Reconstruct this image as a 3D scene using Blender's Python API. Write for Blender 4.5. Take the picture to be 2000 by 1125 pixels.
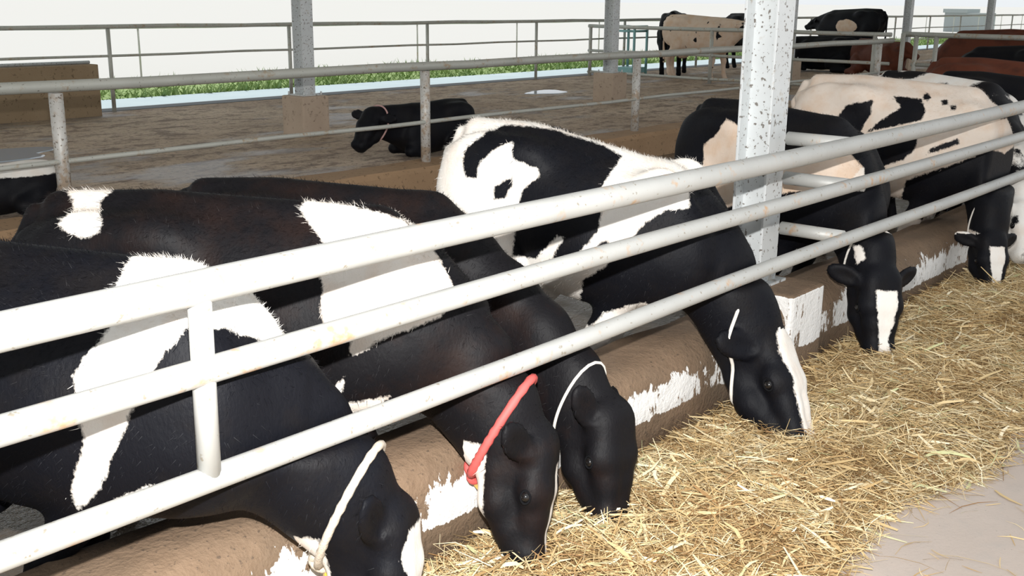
import bpy, bmesh, math, random
import numpy as np
from mathutils import Vector, Matrix
from mathutils.bvhtree import BVHTree

for o in list(bpy.data.objects):
    bpy.data.objects.remove(o, do_unlink=True)
scene = bpy.context.scene
COL = scene.collection
random.seed(7)
RNG = np.random.default_rng(11)

# ------------------------------------------------------------------ camera
CAM = np.array([0.0, 0.0, 1.87])
F_PX, PITCH, YAW, ROLL = 2117.0, math.radians(14.9), math.radians(40.26), math.radians(.573)
fw = np.array([math.cos(YAW)*math.cos(PITCH), math.sin(YAW)*math.cos(PITCH), -math.sin(PITCH)])
rt = np.array([math.sin(YAW), -math.cos(YAW), 0.0])
up = np.cross(rt, fw)
rt, up = math.cos(ROLL)*rt+math.sin(ROLL)*up, -math.sin(ROLL)*rt+math.cos(ROLL)*up
cd = bpy.data.cameras.new('camera')
cd.sensor_width = 36.0
cd.lens = F_PX/2000.0*36.0
cd.clip_end = 2000
cam = bpy.data.objects.new('camera', cd)
COL.objects.link(cam)
cam.matrix_world = Matrix(((rt[0], up[0], -fw[0], CAM[0]), (rt[1], up[1], -fw[1], CAM[1]),
                           (rt[2], up[2], -fw[2], CAM[2]), (0, 0, 0, 1)))
scene.camera = cam

# ------------------------------------------------------------------ sky, sun, flash, exposure
world = bpy.data.worlds.new('sky')
scene.world = world
world.use_nodes = True
bg = world.node_tree.nodes['Background']
bg.inputs[0].default_value = (0.93, 0.97, 1.0, 1)
bg.inputs[1].default_value = 0.92
sl = bpy.data.lights.new('sun', 'SUN')
sl.energy = 3.2
sl.angle = math.radians(1.0)
sl.color = (1.0, 0.96, 0.9)
sun = bpy.data.objects.new('sun', sl)
COL.objects.link(sun)
# the sun stands behind the barn: only the yard outside is in direct light
sun.rotation_euler = Vector((-.25, -.30, -.95)).to_track_quat('-Z', 'Y').to_euler()
# the photographer's flash, a hand's width above the lens
fl = bpy.data.lights.new('camera_flash', 'AREA')
fl.shape = 'RECTANGLE'; fl.size = .07; fl.size_y = .04
fl.energy = 165
fl.spread = math.radians(120)
fl.color = (1.0, 0.985, 0.96)
flash = bpy.data.objects.new('camera_flash', fl)
COL.objects.link(flash)
flash.location = CAM + up*.27 + fw*.03
flash.rotation_euler = cam.matrix_world.to_euler()

scene.view_settings.view_transform = 'Standard'
scene.view_settings.look = 'None'
scene.view_settings.exposure = 0.0
scene.view_settings.gamma = 1.0
scene.view_settings.use_curve_mapping = False

# ------------------------------------------------------------------ helpers
def tag(o, label=None, cat=None, group=None, kind=None):
    if label: o['label'] = label
    if cat: o['category'] = cat
    if group: o['group'] = group
    if kind: o['kind'] = kind
    return o

def empty(name, loc=(0, 0, 0), rz=0.0):
    o = bpy.data.objects.new(name, None)
    o.empty_display_size = .1
    o.location = loc
    o.rotation_euler = (0, 0, rz)
    COL.objects.link(o)
    return o

class MB:
    """collects shapes into one mesh"""
    def __init__(s): s.v = []; s.f = []; s.sm = []
    def add(s, vs, fs, smooth=False):
        b = len(s.v)
        s.v += [tuple(v) for v in vs]
        s.f += [tuple(i+b for i in f) for f in fs]
        s.sm += [smooth]*len(fs)
        return s
    def box(s, a, b):
        (x0, y0, z0), (x1, y1, z1) = a, b
        vs = [(x0,y0,z0),(x1,y0,z0),(x1,y1,z0),(x0,y1,z0),(x0,y0,z1),(x1,y0,z1),(x1,y1,z1),(x0,y1,z1)]
        return s.add(vs, [(0,3,2,1),(4,5,6,7),(0,1,5,4),(1,2,6,5),(2,3,7,6),(3,0,4,7)])
    def tube(s, pts, r, n=16, caps=True, smooth=True):
        pts = [Vector(p) for p in pts]
        rs = r if isinstance(r, (list, tuple)) else [r]*len(pts)
        t0 = (pts[1]-pts[0]).normalized()
        ref = Vector((0, 0, 1)) if abs(t0.z) < .9 else Vector((1, 0, 0))
        u = t0.cross(ref).normalized()
        vs = []
        for i, p in enumerate(pts):
            if i == 0: t = pts[1]-pts[0]
            elif i == len(pts)-1: t = pts[-1]-pts[-2]
            else: t = pts[i+1]-pts[i-1]
            t.normalize()
            u = (u-t*u.dot(t)).normalized()
            w = t.cross(u)
            for k in range(n):
                a = 2*math.pi*k/n
                vs.append(p+(u*math.cos(a)+w*math.sin(a))*rs[i])
        fs = []
        for i in range(len(pts)-1):
            for k in range(n):
                k2 = (k+1) % n
                fs.append((i*n+k, i*n+k2, (i+1)*n+k2, (i+1)*n+k))
        s.add(vs, fs, smooth)
        if caps:
            b = len(s.v)-len(vs)
            s.f.append(tuple(b+k for k in range(n))[::-1]); s.sm.append(False)
            s.f.append(tuple(b+(len(pts)-1)*n+k for k in range(n))); s.sm.append(False)
        return s
    def ring(s, pts, r, n=8):
        """closed tube"""
        pts = [Vector(p) for p in pts]; m = len(pts)
        c = sum(pts, Vector())/m
        vs = []
        for i, p in enumerate(pts):
            t = (pts[(i+1) % m]-pts[i-1]).normalized()
            u = (p-c); u = (u-t*u.dot(t)).normalized(); w = t.cross(u)
            rr = r(i/m) if callable(r) else r
            for k in range(n):
                a = 2*math.pi*k/n
                vs.append(p+(u*math.cos(a)+w*math.sin(a))*rr)
        fs = [(i*n+k, i*n+(k+1) % n, ((i+1) % m)*n+(k+1) % n, ((i+1) % m)*n+k) for i in range(m) for k in range(n)]
        return s.add(vs, fs, True)
    def extrude_x(s, prof, xs, off=None, smooth=False):
        """closed profile (y,z) swept along x stations"""
        n = len(prof); vs = []
        for i, x in enumerate(xs):
            for j, (y, z) in enumerate(prof):
                dy, dz = off(x, j) if off else (0, 0)
                vs.append((x, y+dy, z+dz))
        fs = [(i*n+k, i*n+(k+1) % n, (i+1)*n+(k+1) % n, (i+1)*n+k) for i in range(len(xs)-1) for k in range(n)]
        s.add(vs, fs, smooth)
        b = len(s.v)-len(vs)
        s.f.append(tuple(b+k for k in range(n))[::-1]); s.sm.append(False)
        s.f.append(tuple(b+(len(xs)-1)*n+k for k in range(n))); s.sm.append(False)
        return s
    def build(s, name, mat, parent=None, bevel=0, fix=True):
        me = bpy.data.meshes.new(name)
        me.from_pydata([tuple(v) for v in s.v], [], s.f)
        me.polygons.foreach_set('use_smooth', s.sm)
        if fix:
            bm = bmesh.new(); bm.from_mesh(me)
            bmesh.ops.recalc_face_normals(bm, faces=bm.faces)
            if bevel:
                bmesh.ops.bevel(bm, geom=[e for e in bm.edges if e.is_manifold and e.calc_face_angle(0) > .6],
                                offset=bevel, segments=2, affect='EDGES', profile=.6)
            bm.to_mesh(me); bm.free()
        if mat: me.materials.append(mat)
        o = bpy.data.objects.new(name, me)
        COL.objects.link(o)
        if parent: o.parent = parent
        return o

# value noise for mesh shaping
_perm = np.random.default_rng(3).random((64, 64, 64)).astype(np.float32)
def vnoise(p, sc):
    q = np.asarray(p, np.float32)*sc
    i = np.floor(q).astype(int); f = q-i; f = f*f*(3-2*f)
    out = 0
    for dx in (0, 1):
        for dy in (0, 1):
            for dz in (0, 1):
                w = (f[:, 0] if dx else 1-f[:, 0])*(f[:, 1] if dy else 1-f[:, 1])*(f[:, 2] if dz else 1-f[:, 2])
                out = out+w*_perm[(i[:, 0]+dx) % 64, (i[:, 1]+dy) % 64, (i[:, 2]+dz) % 64]
    return out*2-1

# ------------------------------------------------------------------ node materials
class NM:
    def __init__(s, name):
        s.m = bpy.data.materials.new(name); s.m.use_nodes = True
        s.nt = s.m.node_tree; s.N = s.nt.nodes; s.L = s.nt.links
        s.b = s.N['Principled BSDF']
    def n(s, t, **kw):
        nd = s.N.new(t)
        for k, v in kw.items(): setattr(nd, k, v)
        return nd
    def link(s, a, b): s.L.new(a, b)
    def coord(s, out='Object'):
        return s.n('ShaderNodeTexCoord').outputs[out]
    def mapping(s, vec, scale=(1, 1, 1), loc=(0, 0, 0), rot=(0, 0, 0)):
        mp = s.n('ShaderNodeMapping'); mp.inputs['Scale'].default_value = scale
        mp.inputs['Location'].default_value = loc; mp.inputs['Rotation'].default_value = rot
        s.link(vec, mp.inputs['Vector']); return mp.outputs[0]
    def noise(s, vec, sc, det=4, rough=.55, dist=0.0):
        nd = s.n('ShaderNodeTexNoise'); nd.inputs['Scale'].default_value = sc
        nd.inputs['Detail'].default_value = det; nd.inputs['Roughness'].default_value = rough
        nd.inputs['Distortion'].default_value = dist
        s.link(vec, nd.inputs['Vector']); return nd.outputs['Fac']
    def ramp(s, fac, stops):
        nd = s.n('ShaderNodeValToRGB'); cr = nd.color_ramp
        while len(cr.elements) > 1: cr.elements.remove(cr.elements[-1])
        for i, (p, c) in enumerate(stops):
            e = cr.elements[0] if i == 0 else cr.elements.new(p)
            e.position = p
            e.color = (c if isinstance(c, tuple) else (c, c, c))+(1,)
        s.link(fac, nd.inputs[0]); return nd.outputs[0]
    def mix(s, fac, a, b, blend='MIX'):
        nd = s.n('ShaderNodeMix', data_type='RGBA', blend_type=blend)
        for sock, v in ((nd.inputs[0], fac), (nd.inputs[6], a), (nd.inputs[7], b)):
            if isinstance(v, (int, float)): sock.default_value = v
            elif isinstance(v, tuple): sock.default_value = v+(1,)
            else: s.link(v, sock)
        return nd.outputs[2]
    def math(s, op, a, b=None, c=None, clamp=False):
        nd = s.n('ShaderNodeMath', operation=op, use_clamp=clamp)
        for i, v in enumerate((a, b, c)):
            if v is None: continue
            if isinstance(v, (int, float)): nd.inputs[i].default_value = v
            else: s.link(v, nd.inputs[i])
        return nd.outputs[0]
    def sep(s, vec):
        nd = s.n('ShaderNodeSeparateXYZ'); s.link(vec, nd.inputs[0]); return nd.outputs
    def attr(s, name):
        nd = s.n('ShaderNodeAttribute'); nd.attribute_name = name; return nd.outputs['Fac']
    def bump(s, h, strength=.3, dist=.01):
        nd = s.n('ShaderNodeBump'); nd.inputs['Strength'].default_value = strength
        nd.inputs['Distance'].default_value = dist
        s.link(h, nd.inputs['Height']); s.link(nd.outputs[0], s.b.inputs['Normal'])
    def set(s, **kw):
        mp = dict(color='Base Color', rough='Roughness', metal='Metallic', spec='Specular IOR Level', sheen='Sheen Weight')
        for k, v in kw.items():
            sock = s.b.inputs[mp[k]]
            if isinstance(v, tuple): sock.default_value = v+(1,)
            elif isinstance(v, (int, float)): sock.default_value = v
            else: s.link(v, sock)
        return s

def m_galv(name, base=(.60, .60, .58), dark=(.36, .34, .30), rust=(.42, .25, .13), rustamt=.62, rough=.5, metal=.15, mud=.66):
    q = NM(name); c = q.coord()
    n1 = q.noise(c, 3.0, 5); n2 = q.noise(c, 26, 4); n3 = q.noise(c, 5.5, 3); n4 = q.noise(c, 48, 2)
    col = q.mix(q.ramp(n1, [(.35, 0.0), (.75, 1.0)]), base, tuple(x*.86 for x in base))
    col = q.mix(q.ramp(q.math('MULTIPLY', n3, q.math('ADD', n2, .45)), [(rustamt-.06, 0.0), (rustamt+.08, 1.0)]), col, rust)
    col = q.mix(q.ramp(n4, [(mud, 0.0), (mud+.05, 1.0)]), col, dark)
    q.set(color=col, rough=q.math('MULTIPLY_ADD', n2, .25, rough-.12), metal=metal)
    q.bump(n2, .12, .004)
    return q.m

M = {}
M['rail'] = m_galv('galvanised_rail', (.47, .47, .45), (.30, .27, .22), (.50, .33, .20), .66)
M['fence'] = m_galv('weathered_pipe', (.50, .50, .45), (.22, .2, .17), (.40, .30, .20), .62)
M['post'] = m_galv('mud_spattered_post', (.62, .60, .56), (.22, .18, .14), (.46, .36, .27), .52, mud=.60)
M['steel'] = m_galv('galvanised_column', (.66, .685, .69), (.20, .18, .16), (.46, .42, .36), .66, mud=.615)
M['teal'] = m_galv('teal_paint', (.30, .55, .55), (.2, .3, .3), (.4, .45, .42), .75)

def m_simple(name, col, rough=.7, **kw):
    q = NM(name); q.set(color=col, rough=rough, **kw); return q.m

# dirty concrete kerb with worn white paint on the feed side
def m_kerb(name='kerb_worn_paint', top=((.25, 1.0), (.37, .62))):
    q = NM(name); c = q.coord(); x, y, z = q.sep(c)[:3]
    n1 = q.noise(c, 2.2, 5); n2 = q.noise(c, 14, 5, .65); n3 = q.noise(c, 60, 3); n4 = q.noise(q.mapping(c, (1, 1, .6), (7, 3, 1)), 5.0, 4, .6); n5 = q.noise(q.mapping(c, (1, 1, .28)), 42, 4, .7)
    con = q.mix(n2, (.135, .085, .05), (.26, .175, .112))
    con = q.mix(q.ramp(n1, [(.4, 0.0), (.7, 1.0)]), con, (.15, .105, .068))
    con = q.mix(q.ramp(n3, [(.62, 0.0), (.7, .8)]), con, (.075, .052, .036))
    # worn paint on the feed face, 0.12 .. 0.35 m above the floor
    band = q.math('MULTIPLY', q.ramp(z, [(.08, 0.0), (.15, 1.0)]), q.ramp(z, list(top)))
    wear = q.math('ADD', q.math('MULTIPLY', n4, .75), q.math('MULTIPLY', n2, .55))
    wear = q.math('ADD', wear, q.math('MULTIPLY', n5, .60))
    mask = q.ramp(q.math('SUBTRACT', q.math('MULTIPLY_ADD', band, 1.05, .0), wear), [(-.02, 0.0), (.03, 1.0)])
    col = q.mix(mask, con, (.80, .79, .77))
    q.set(color=col, rough=.85); q.bump(q.math('ADD', n2, q.math('MULTIPLY', n3, .4)), .7, .014)
    return q.m
M['kerb'] = m_kerb()
M['pier'] = m_kerb('pier_worn_paint', ((.425, 1.05), (.436, .35)))

def m_dirtwall(name, a=(.26, .16, .085), b=(.40, .26, .15)):
    q = NM(name); c = q.coord()
    n1 = q.noise(c, 2.5, 5); n2 = q.noise(c, 22, 4, .65)
    col = q.mix(n1, a, b)
    col = q.mix(q.ramp(n2, [(.58, 0.0), (.7, 1.0)]), col, tuple(v*.55 for v in a))
    q.set(color=col, rough=.9); q.bump(n2, .4, .01); return q.m
M['midkerb'] = m_dirtwall('soiled_concrete')
M['block'] = m_dirtwall('pier_concrete', (.36, .27, .20), (.56, .45, .35))
M['wallconc'] = m_dirtwall('stained_wall', (.22, .15, .085), (.36, .27, .17))

def m_road():
    q = NM('feed_road_concrete'); c = q.coord()
    n1 = q.noise(c, 1.3, 6, .6); n2 = q.noise(c, 9, 5, .6); n3 = q.noise(c, 70, 3, .7)
    col = q.mix(n1, (.40, .335, .29), (.54, .465, .41))
    col = q.mix(q.ramp(n2, [(.5, 0.0), (.75, 1.0)]), col, (.43, .375, .335))
    col = q.mix(q.ramp(n3, [(.64, 0.0), (.74, .7)]), col, (.22, .19, .165))
    q.set(color=col, rough=.8); q.bump(q.math('ADD', n2, q.math('MULTIPLY', n3, .5)), .35, .006); return q.m
M['road'] = m_road()

def m_pen():
    q = NM('trodden_pen_floor'); c = q.coord()
    st = q.mapping(c, (.6, 1.0, 1))
    n1 = q.noise(st, .6, 6, .62, .3); n2 = q.noise(st, 4.0, 6, .72); n3 = q.noise(c, 15, 5, .75); n4 = q.noise(q.mapping(c, (.5, 1, 1), (4, 9, 0)), .8, 5, .6)
    col = q.mix(q.ramp(n1, [(.34, 0.0), (.66, 1.0)]), (.41, .29, .195), (.63, .49, .36))
    col = q.mix(q.ramp(n2, [(.50, 0.0), (.60, 1.0)]), col, (.25, .175, .125))
    col = q.mix(q.ramp(n3, [(.54, 0.0), (.62, .9)]), col, (.15, .108, .078))
    wet = q.ramp(n4, [(.54, 0.0), (.62, 1.0)])
    col = q.mix(q.math('MULTIPLY', wet, .55), col, (.22, .20, .20))
    q.set(color=col, rough=q.math('MULTIPLY_ADD', wet, -.45, .85), spec=.5)
    q.bump(q.math('ADD', n2, n3), 1.0, .04); return q.m
M['pen'] = m_pen()

def m_slurry():
    q = NM('wet_slurry_floor'); c = q.coord()
    n1 = q.noise(c, 3, 5); n2 = q.noise(c, 38, 3, .6)
    col = q.mix(n1, (.04, .035, .03), (.16, .12, .085))
    q.set(color=col, rough=q.ramp(n1, [(.35, .08), (.7, .6)]), spec=.6); q.bump(n2, .7, .012); return q.m
M['slurry'] = m_slurry()
M['water'] = m_simple('puddle_sky_tint', (.40, .46, .55), .06, spec=.8)  # pale blue base colour stands in for the sky mirrored in the puddles
M['yard'] = m_simple('pale_sunlit_yard', (.47, .47, .455), .9)
def m_apron():
    q = NM('pale_apron'); c = q.coord(); n = q.noise(c, 1.5, 5)
    q.set(color=q.mix(n, (.34, .43, .48), (.44, .53, .57)), rough=.8); return q.m
M['apron'] = m_apron()
def m_grass():
    q = NM('grass'); c = q.coord(); n = q.noise(c, .8, 4)
    q.set(color=q.mix(n, (.13, .24, .06), (.30, .38, .15)), rough=.8); return q.m
M['grass'] = m_grass()

def m_straw(name, cols):
    q = NM(name)
    a = q.n('ShaderNodeAttribute'); a.attribute_name = 'tone'
    col = q.ramp(a.outputs['Fac'], cols)
    q.set(color=col, rough=.65, spec=.25)
    return q.m
M['straw'] = m_straw('straw', [(0.0, (.25, .135, .055)), (.28, (.46, .31, .14)), (.55, (.62, .47, .25)), (.8, (.78, .67, .44)), (.93, (.86, .78, .58)), (1.0, (.50, .50, .27))])
def m_strawbed():
    q = NM('straw_bed'); c = q.coord(); n = q.noise(c, 9, 6, .75); n2 = q.noise(q.mapping(c, (1, .25, 1), rot=(0, 0, .6)), 60, 4, .7)
    col = q.mix(q.ramp(n2, [(.35, 0.0), (.65, 1.0)]), (.17, .095, .035), (.50, .34, .14))
    col = q.mix(q.ramp(n, [(.3, .7), (.6, 0.0)]), col, (.22, .12, .05))
    q.set(color=col, rough=.85); q.bump(n2, 1.0, .02); return q.m
M['strawbed'] = m_strawbed()

def m_coat(name, dark=(.0032, .0035, .0058), dark2=(.0065, .0055, .006), light=(.80, .77, .72), warm=(.66, .47, .33), warmamt=.35, sheen=.1):
    """coat: attribute 'patch' is a signed distance, positive where the hair is light"""
    q = NM(name); c = q.coord()
    p = q.attr('patch'); cr = q.attr('cream')
    n1 = q.noise(c, 26, 4, .6); n2 = q.noise(q.mapping(c, (1, 1, .4)), 130, 3, .6); n3 = q.noise(c, 5.0, 4, .6); n4 = q.noise(c, 9, 4)
    e = q.math('ADD', p, q.math('MULTIPLY_ADD', n1, .030, -.015))
    e = q.math('ADD', e, q.math('MULTIPLY_ADD', n2, .018, -.009))
    mask = q.ramp(q.math('MULTIPLY_ADD', e, 10.0, .5), [(.45, 0.0), (.55, 1.0)])
    dk = q.mix(q.ramp(n3, [(.48, 0.0), (.72, 1.0)]), dark, dark2)
    lt = q.mix(q.math('ADD', q.math('MULTIPLY', q.ramp(n4, [(.45, 0.0), (.75, 1.0)]), warmamt), cr, clamp=True), light, warm)
    col = q.mix(mask, dk, lt)
    q.set(color=col, rough=q.math('MULTIPLY_ADD', mask, .12, .60), spec=.16)
    q.bump(q.math('ADD', q.math('MULTIPLY', n2, .5), q.math('MULTIPLY', n1, .6)), .35, .008)
    return q.m
M['coat'] = m_coat('cow_coat')
M['coat_brown'] = m_coat('cow_coat_brown', (.115, .034, .018), (.065, .022, .014), (.62, .50, .38), (.5, .36, .25))
M['coat_sooty'] = m_coat('cow_coat_sooty', (.0048, .0044, .0056), (.0125, .0068, .0058))
M['eye'] = m_simple('eye_dark', (.008, .007, .007), .08, spec=.7)
M['lid'] = m_simple('eyelid_grey', (.005, .005, .006), .85, spec=.1)
M['horn'] = m_simple('horn_grey', (.36, .34, .31), .6)
M['rope_red'] = m_simple('rope_red', (.62, .10, .09), .7)
M['tag_yellow'] = m_simple('tag_yellow', (.72, .44, .05), .45)
def m_rope():
    q = NM('rope_pale'); c = q.coord(); n = q.noise(c, 160, 2)
    q.set(color=q.mix(n, (.36, .30, .23), (.72, .64, .54)), rough=.8); q.bump(n, .6, .004); return q.m
M['rope'] = m_rope()
M['rope_pink'] = m_simple('rope_pink', (.5, .3, .28), .8)
M['rope_thin'] = m_simple('rope_white', (.72, .68, .62), .8)
M['wallgrey'] = m_simple('far_wall_grey', (.34, .38, .38), .8)
M['roof'] = m_simple('roof_sheet', (.70, .71, .71), .6)

# ================================================================== THE SETTING
def ground(name, x0, x1, y0, y1, z, mat, depth=.15):
    o = MB().box((x0, y0, z-depth), (x1, y1, z)).build(name, mat)
    return tag(o, kind='structure')
ground('floor_feed_road', -8, 60, -14, 2.36, 0, M['road'])
ground('floor_cow_alley', -8, 60, 2.36, 7.5, 0, M['slurry'])
ground('floor_pen', -8, 60, 7.5, 14.5, .27, M['pen'], .4)
ground('trim_dark_edge', -8, 60, 14.46, 14.86, .276, m_simple('dark_edge_strip', (.05, .06, .065), .6), .3)  # dark grey strip along the far edge of the pen floor
ground('ground_apron', -60, 200, 14.85, 17.9, .1, M['apron'], .3)
ground('ground_verge', -60, 200, 17.9, 22.2, .08, M['grass'], .3)
ground('ground_yard', -300, 900, 22.2, 900, .05, M['yard'], .3)

# step between the cow alley and the raised pen
xs = np.linspace(-8, 60, 140)
prof = [(7.36, -.1), (7.36, .255), (7.40, .30), (7.72, .31), (7.78, .27), (7.78, -.1)]
tag(MB().extrude_x(prof, xs, lambda x, j: ((math.sin(x*3.1+j)*.008), (math.sin(x*4.3+j*2)*.006 if j in (1, 2, 3) else 0)))
    .build('trim_pen_step', M['midkerb']), kind='structure')

# rounded feed kerb
def kerb_profile():
    p = [(2.335, -.05), (2.345, .20)]
    for k in range(7):
        a = math.pi-(math.pi/2)*k/6
        p.append((2.345+.13+.13*math.cos(a), .26+.13*math.sin(a)))
    for k in range(5):
        a = math.pi/2-(math.pi/2)*k/4
        p.append((2.63+.07*math.cos(a), .315+.07*math.sin(a)))
    p.append((2.70, -.05))
    return p
xs = np.arange(-6, 40.01, .06)
def koff(x, j):
    if j in (0, 15): return (0, 0)
    return (math.sin(x*5.3+j*.7)*.006+math.sin(x*13.7+j)*.003, math.sin(x*7.1+j*.5)*.006)
kb = MB().extrude_x(kerb_profile(), xs, koff, True).build('trim_feed_kerb', M['kerb'])
tag(kb, kind='structure')

# roof over the kerb and the pen (above the frame)
tag(MB().box((-12, 1.75, 5.6), (62, 16.5, 5.67)).build('ceiling', M['roof']), kind='structure')

# low stained wall at the back of the pen
tag(MB().box((-4, 14.02, .24), (7.8, 14.3, .965)).build('wall_back', M['wallconc'], bevel=.015), kind='structure')
wr = MB().tube([(-4, 14.16, .99), (7.75, 14.16, .99)], .022, 8).build('trim_wall_pipe', M['steel'])
tag(wr, kind='structure')

# ---------------------------------------------------------------- steel columns
def h_column(x, y, z0, z1, hx=.10, hy=.105, label='', big=False, group=None):
    c = empty('steel_column', (x, y, z0))
    t = .014
    m = MB().box((-hx, -hy, 0), (hx, -hy+t, z1-z0)).build('flange', M['steel'], c, bevel=.002)
    MB().box((-hx, hy-t, 0), (hx, hy, z1-z0)).build('flange', M['steel'], c, bevel=.002)
    MB().box((-.006, -hy+t, 0), (.006, hy-t, z1-z0)).build('web', M['steel'], c)
    MB().box((-hx-.04, -hy-.04, 0), (hx+.04, hy+.04, .014)).build('base_plate', M['steel'], c)
    tag(c, label, 'column', group)
    return c
h_column(5.08, 2.635,   .44, 5.6, label='big galvanised H-shaped steel column standing on the feed kerb', hx=.09, hy=.092)
blk = MB().box((4.93, 2.32, -.02), (5.30, 2.82, .44)).build('kerb_pier', M['pier'], bevel=.02)
tag(blk, 'low paint-flaked concrete block under the big H-shaped column', 'concrete block')
for i, (x, lab, lab2) in enumerate([
        (8.45, 'steel column on a tan block, nearest in the pen, left of the lying black cow', 'tan concrete block under the nearest pen column, bolts on top'),
        (14.77, 'steel column on a tan block in the pen, left of the cream standing cow', 'tan concrete block beside the small bright puddle in the pen'),
        (21.1, 'pen steel column hidden behind the big column on the feed kerb', 'concrete block of the pen column hidden behind the big kerb column'),
        (27.4, 'far steel column between the black and the reddish brown standing cows', 'concrete block of the far column beside the brown cows'),
        (33.7, 'farthest steel column at the upper right edge of the picture', 'concrete block of the farthest column at the upper right')]):
    h_column(x, 10.45, .735, 5.6, hx=.085, hy=.09, label=lab, group='pen columns')
    b = MB().box((x-.20, 10.25, .26), (x+.20, 10.65, .735)).build('column_block', M['block'], bevel=.02)
    tag(b, lab2, 'concrete block', 'column blocks in the pen')
    for dx, dy in ((-.13, -.14), (.13, -.14), (-.13, .14), (.13, .14)):
        MB().tube([(x+dx, 10.45+dy, .73), (x+dx, 10.45+dy, .78)], .012, 6).build('anchor_bolt', M['steel'], b)

# ---------------------------------------------------------------- feed barrier
YR = 2.15
fb = empty('feed_barrier', (0, YR, 0))
tag(fb, 'three long galvanised pipe rails slanting across in front of the feeding cows', 'rail')
for z, r in ((1.205, .042), (1.003, .034), (.727, .033)):
    pts = [(x, 0.004*math.sin(x*1.7+z*9), z+.005*math.sin(x*.9+z*5)) for x in np.arange(-2.5, 24.1, .5)]
    MB().tube(pts, r, 20).build('rail', M['rail'], fb)
for x in (1.40, -1.4, 11.3, 17.5):
    MB().tube([(x-.004, 0, .735), (x, 0, 1.185)], .029, 16).build('upright', M['rail'], fb)
for z in (1.205, 1.003, .742):
    MB().tube([(5.10, .01, z), (5.10, .345, z)], .034, 16).build('bracket', M['rail'], fb)

# ---------------------------------------------------------------- pipe fences
def fence(name, label, posts, rails, pr, mat, group=None, mat2=None, n=12):
    """posts: [(x,y,z0,z1)], rails: [((p0),(p1),r)]"""
    e = empty(name, (posts[0][0], posts[0][1], posts[0][2]))
    ox, oy, oz = e.location
    for (x, y, z0, z1) in posts:
        p = MB().tube([(x-ox, y-oy, z0-oz), (x-ox, y-oy, z1-oz)], pr, n).build('post', mat2 or mat, e)
    for a, b, r in rails:
        a = Vector(a)-e.location; b = Vector(b)-e.location
        k = max(2, int((b-a).length/1.2))
        pts = [a+(b-a)*i/k+Vector((0, 0, .006*math.sin(i*2.3+a.z*7))) for i in range(k+1)]
        MB().tube(pts, r, n).build('rail', mat, e)
    return tag(e, label, 'fence', group)
MX = [-3.6, .14, 3.88, 7.63, 11.3, 15.05, 18.75]
fence('pipe_fence', 'two-rail pipe fence along the pen step behind the feeding cows',
      [(x, 7.6, .29, 1.19) for x in MX],
      [((-4, 7.6, 1.235), (19.3, 7.6, 1.235), .043), ((-4, 7.58, .70), (19.3, 7.58, .70), .02)], .05, M['fence'], mat2=M['post'])
fence('pipe_fence', 'cross fence of thin pipes in front of the cream standing cow',
      [(19.5, 14.35, .27, 1.36), (19.5, 13.9, .27, 1.36), (19.5, 11.35, .27, 1.36), (19.5, 9.6, .27, 1.36), (19.5, 8.0, .27, 1.36)],
      [((19.5, 14.4, 1.33), (19.5, 7.7, 1.33), .038), ((19.5, 14.4, .82), (19.5, 7.7, .82), .03), ((19.5, 14.4, .36), (19.5, 7.7, .36), .03)], .038, M['fence'])
fence('gate', 'pipe gate across the cow alley in front of the reddish brown cow',
      [(19.4, 7.45, .28, 1.36), (19.5, 7.25, .0, 1.36), (19.5, 6.9, .0, 1.34), (19.5, 5.0, 0, 1.34), (19.5, 3.0, 0, 1.34)],
      [((19.5, 7.5, 1.34), (19.5, 2.8, 1.34), .045), ((19.5, 7.3, .83), (19.5, 2.8, .83), .032), ((19.5, 7.3, .4), (19.5, 2.8, .4), .03)], .04, M['fence'])['category'] = 'gate'
fence('pipe_fence', 'long thin pipe fence on the far edge of the pen before the grass',
      [(x, 14.42, .25, 1.42) for x in np.arange(-1.3, 60, 3.17)],
      [((-4, 14.42, 1.45), (60, 14.42, 1.45), .03), ((-4, 14.42, 1.05), (60, 14.42, 1.05), .018), ((10, 14.44, .66), (60, 14.44, .66), .018)], .03, M['fence'], n=8)
fence('pipe_fence', 'thin outer fence standing beyond the strip of grass',
      [(x, 22.6, .05, 1.17) for x in np.arange(-4, 90, 4.4)],
      [((-6, 22.6, 1.18), (90, 22.6, 1.18), .03), ((-6, 22.6, .58), (90, 22.6, .58), .02)], .022, M['fence'], n=6)
tg = empty('trough_frame', (20.7, 14.1, .27))
tag(tg, 'teal metal frame standing by the cross fence, left of the dark standing cow', 'metal frame')
for dx in (-.25, .25):
    for dy in (-.25, .25):
        MB().tube([(dx, dy, 0), (dx, dy, 1.05)], .03, 8).build('leg', M['teal'], tg)
for z in (.95, 1.05):
    MB().tube([(-.25, -.25, z), (.25, -.25, z), (.25, .25, z), (-.25, .25, z), (-.25, -.25, z)], .025, 8).build('frame_bar', M['teal'], tg)
MB().box((-.24, -.24, .04), (.24, .24, .16)).build('tray', M['teal'], tg, bevel=.01)

# far shed
sh = empty('far_shed', (78, 25.5, .05))
tag(sh, 'small grey shed far away at the upper right', 'building')
MB().box((-1.2, -1.3, 0), (1.2, 1.3, 1.25)).build('wall', M['wallgrey'], sh)
MB().box((-1.3, -.2, 1.25), (1.3, 1.4, 1.5)).build('roof', M['wallgrey'], sh)

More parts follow.
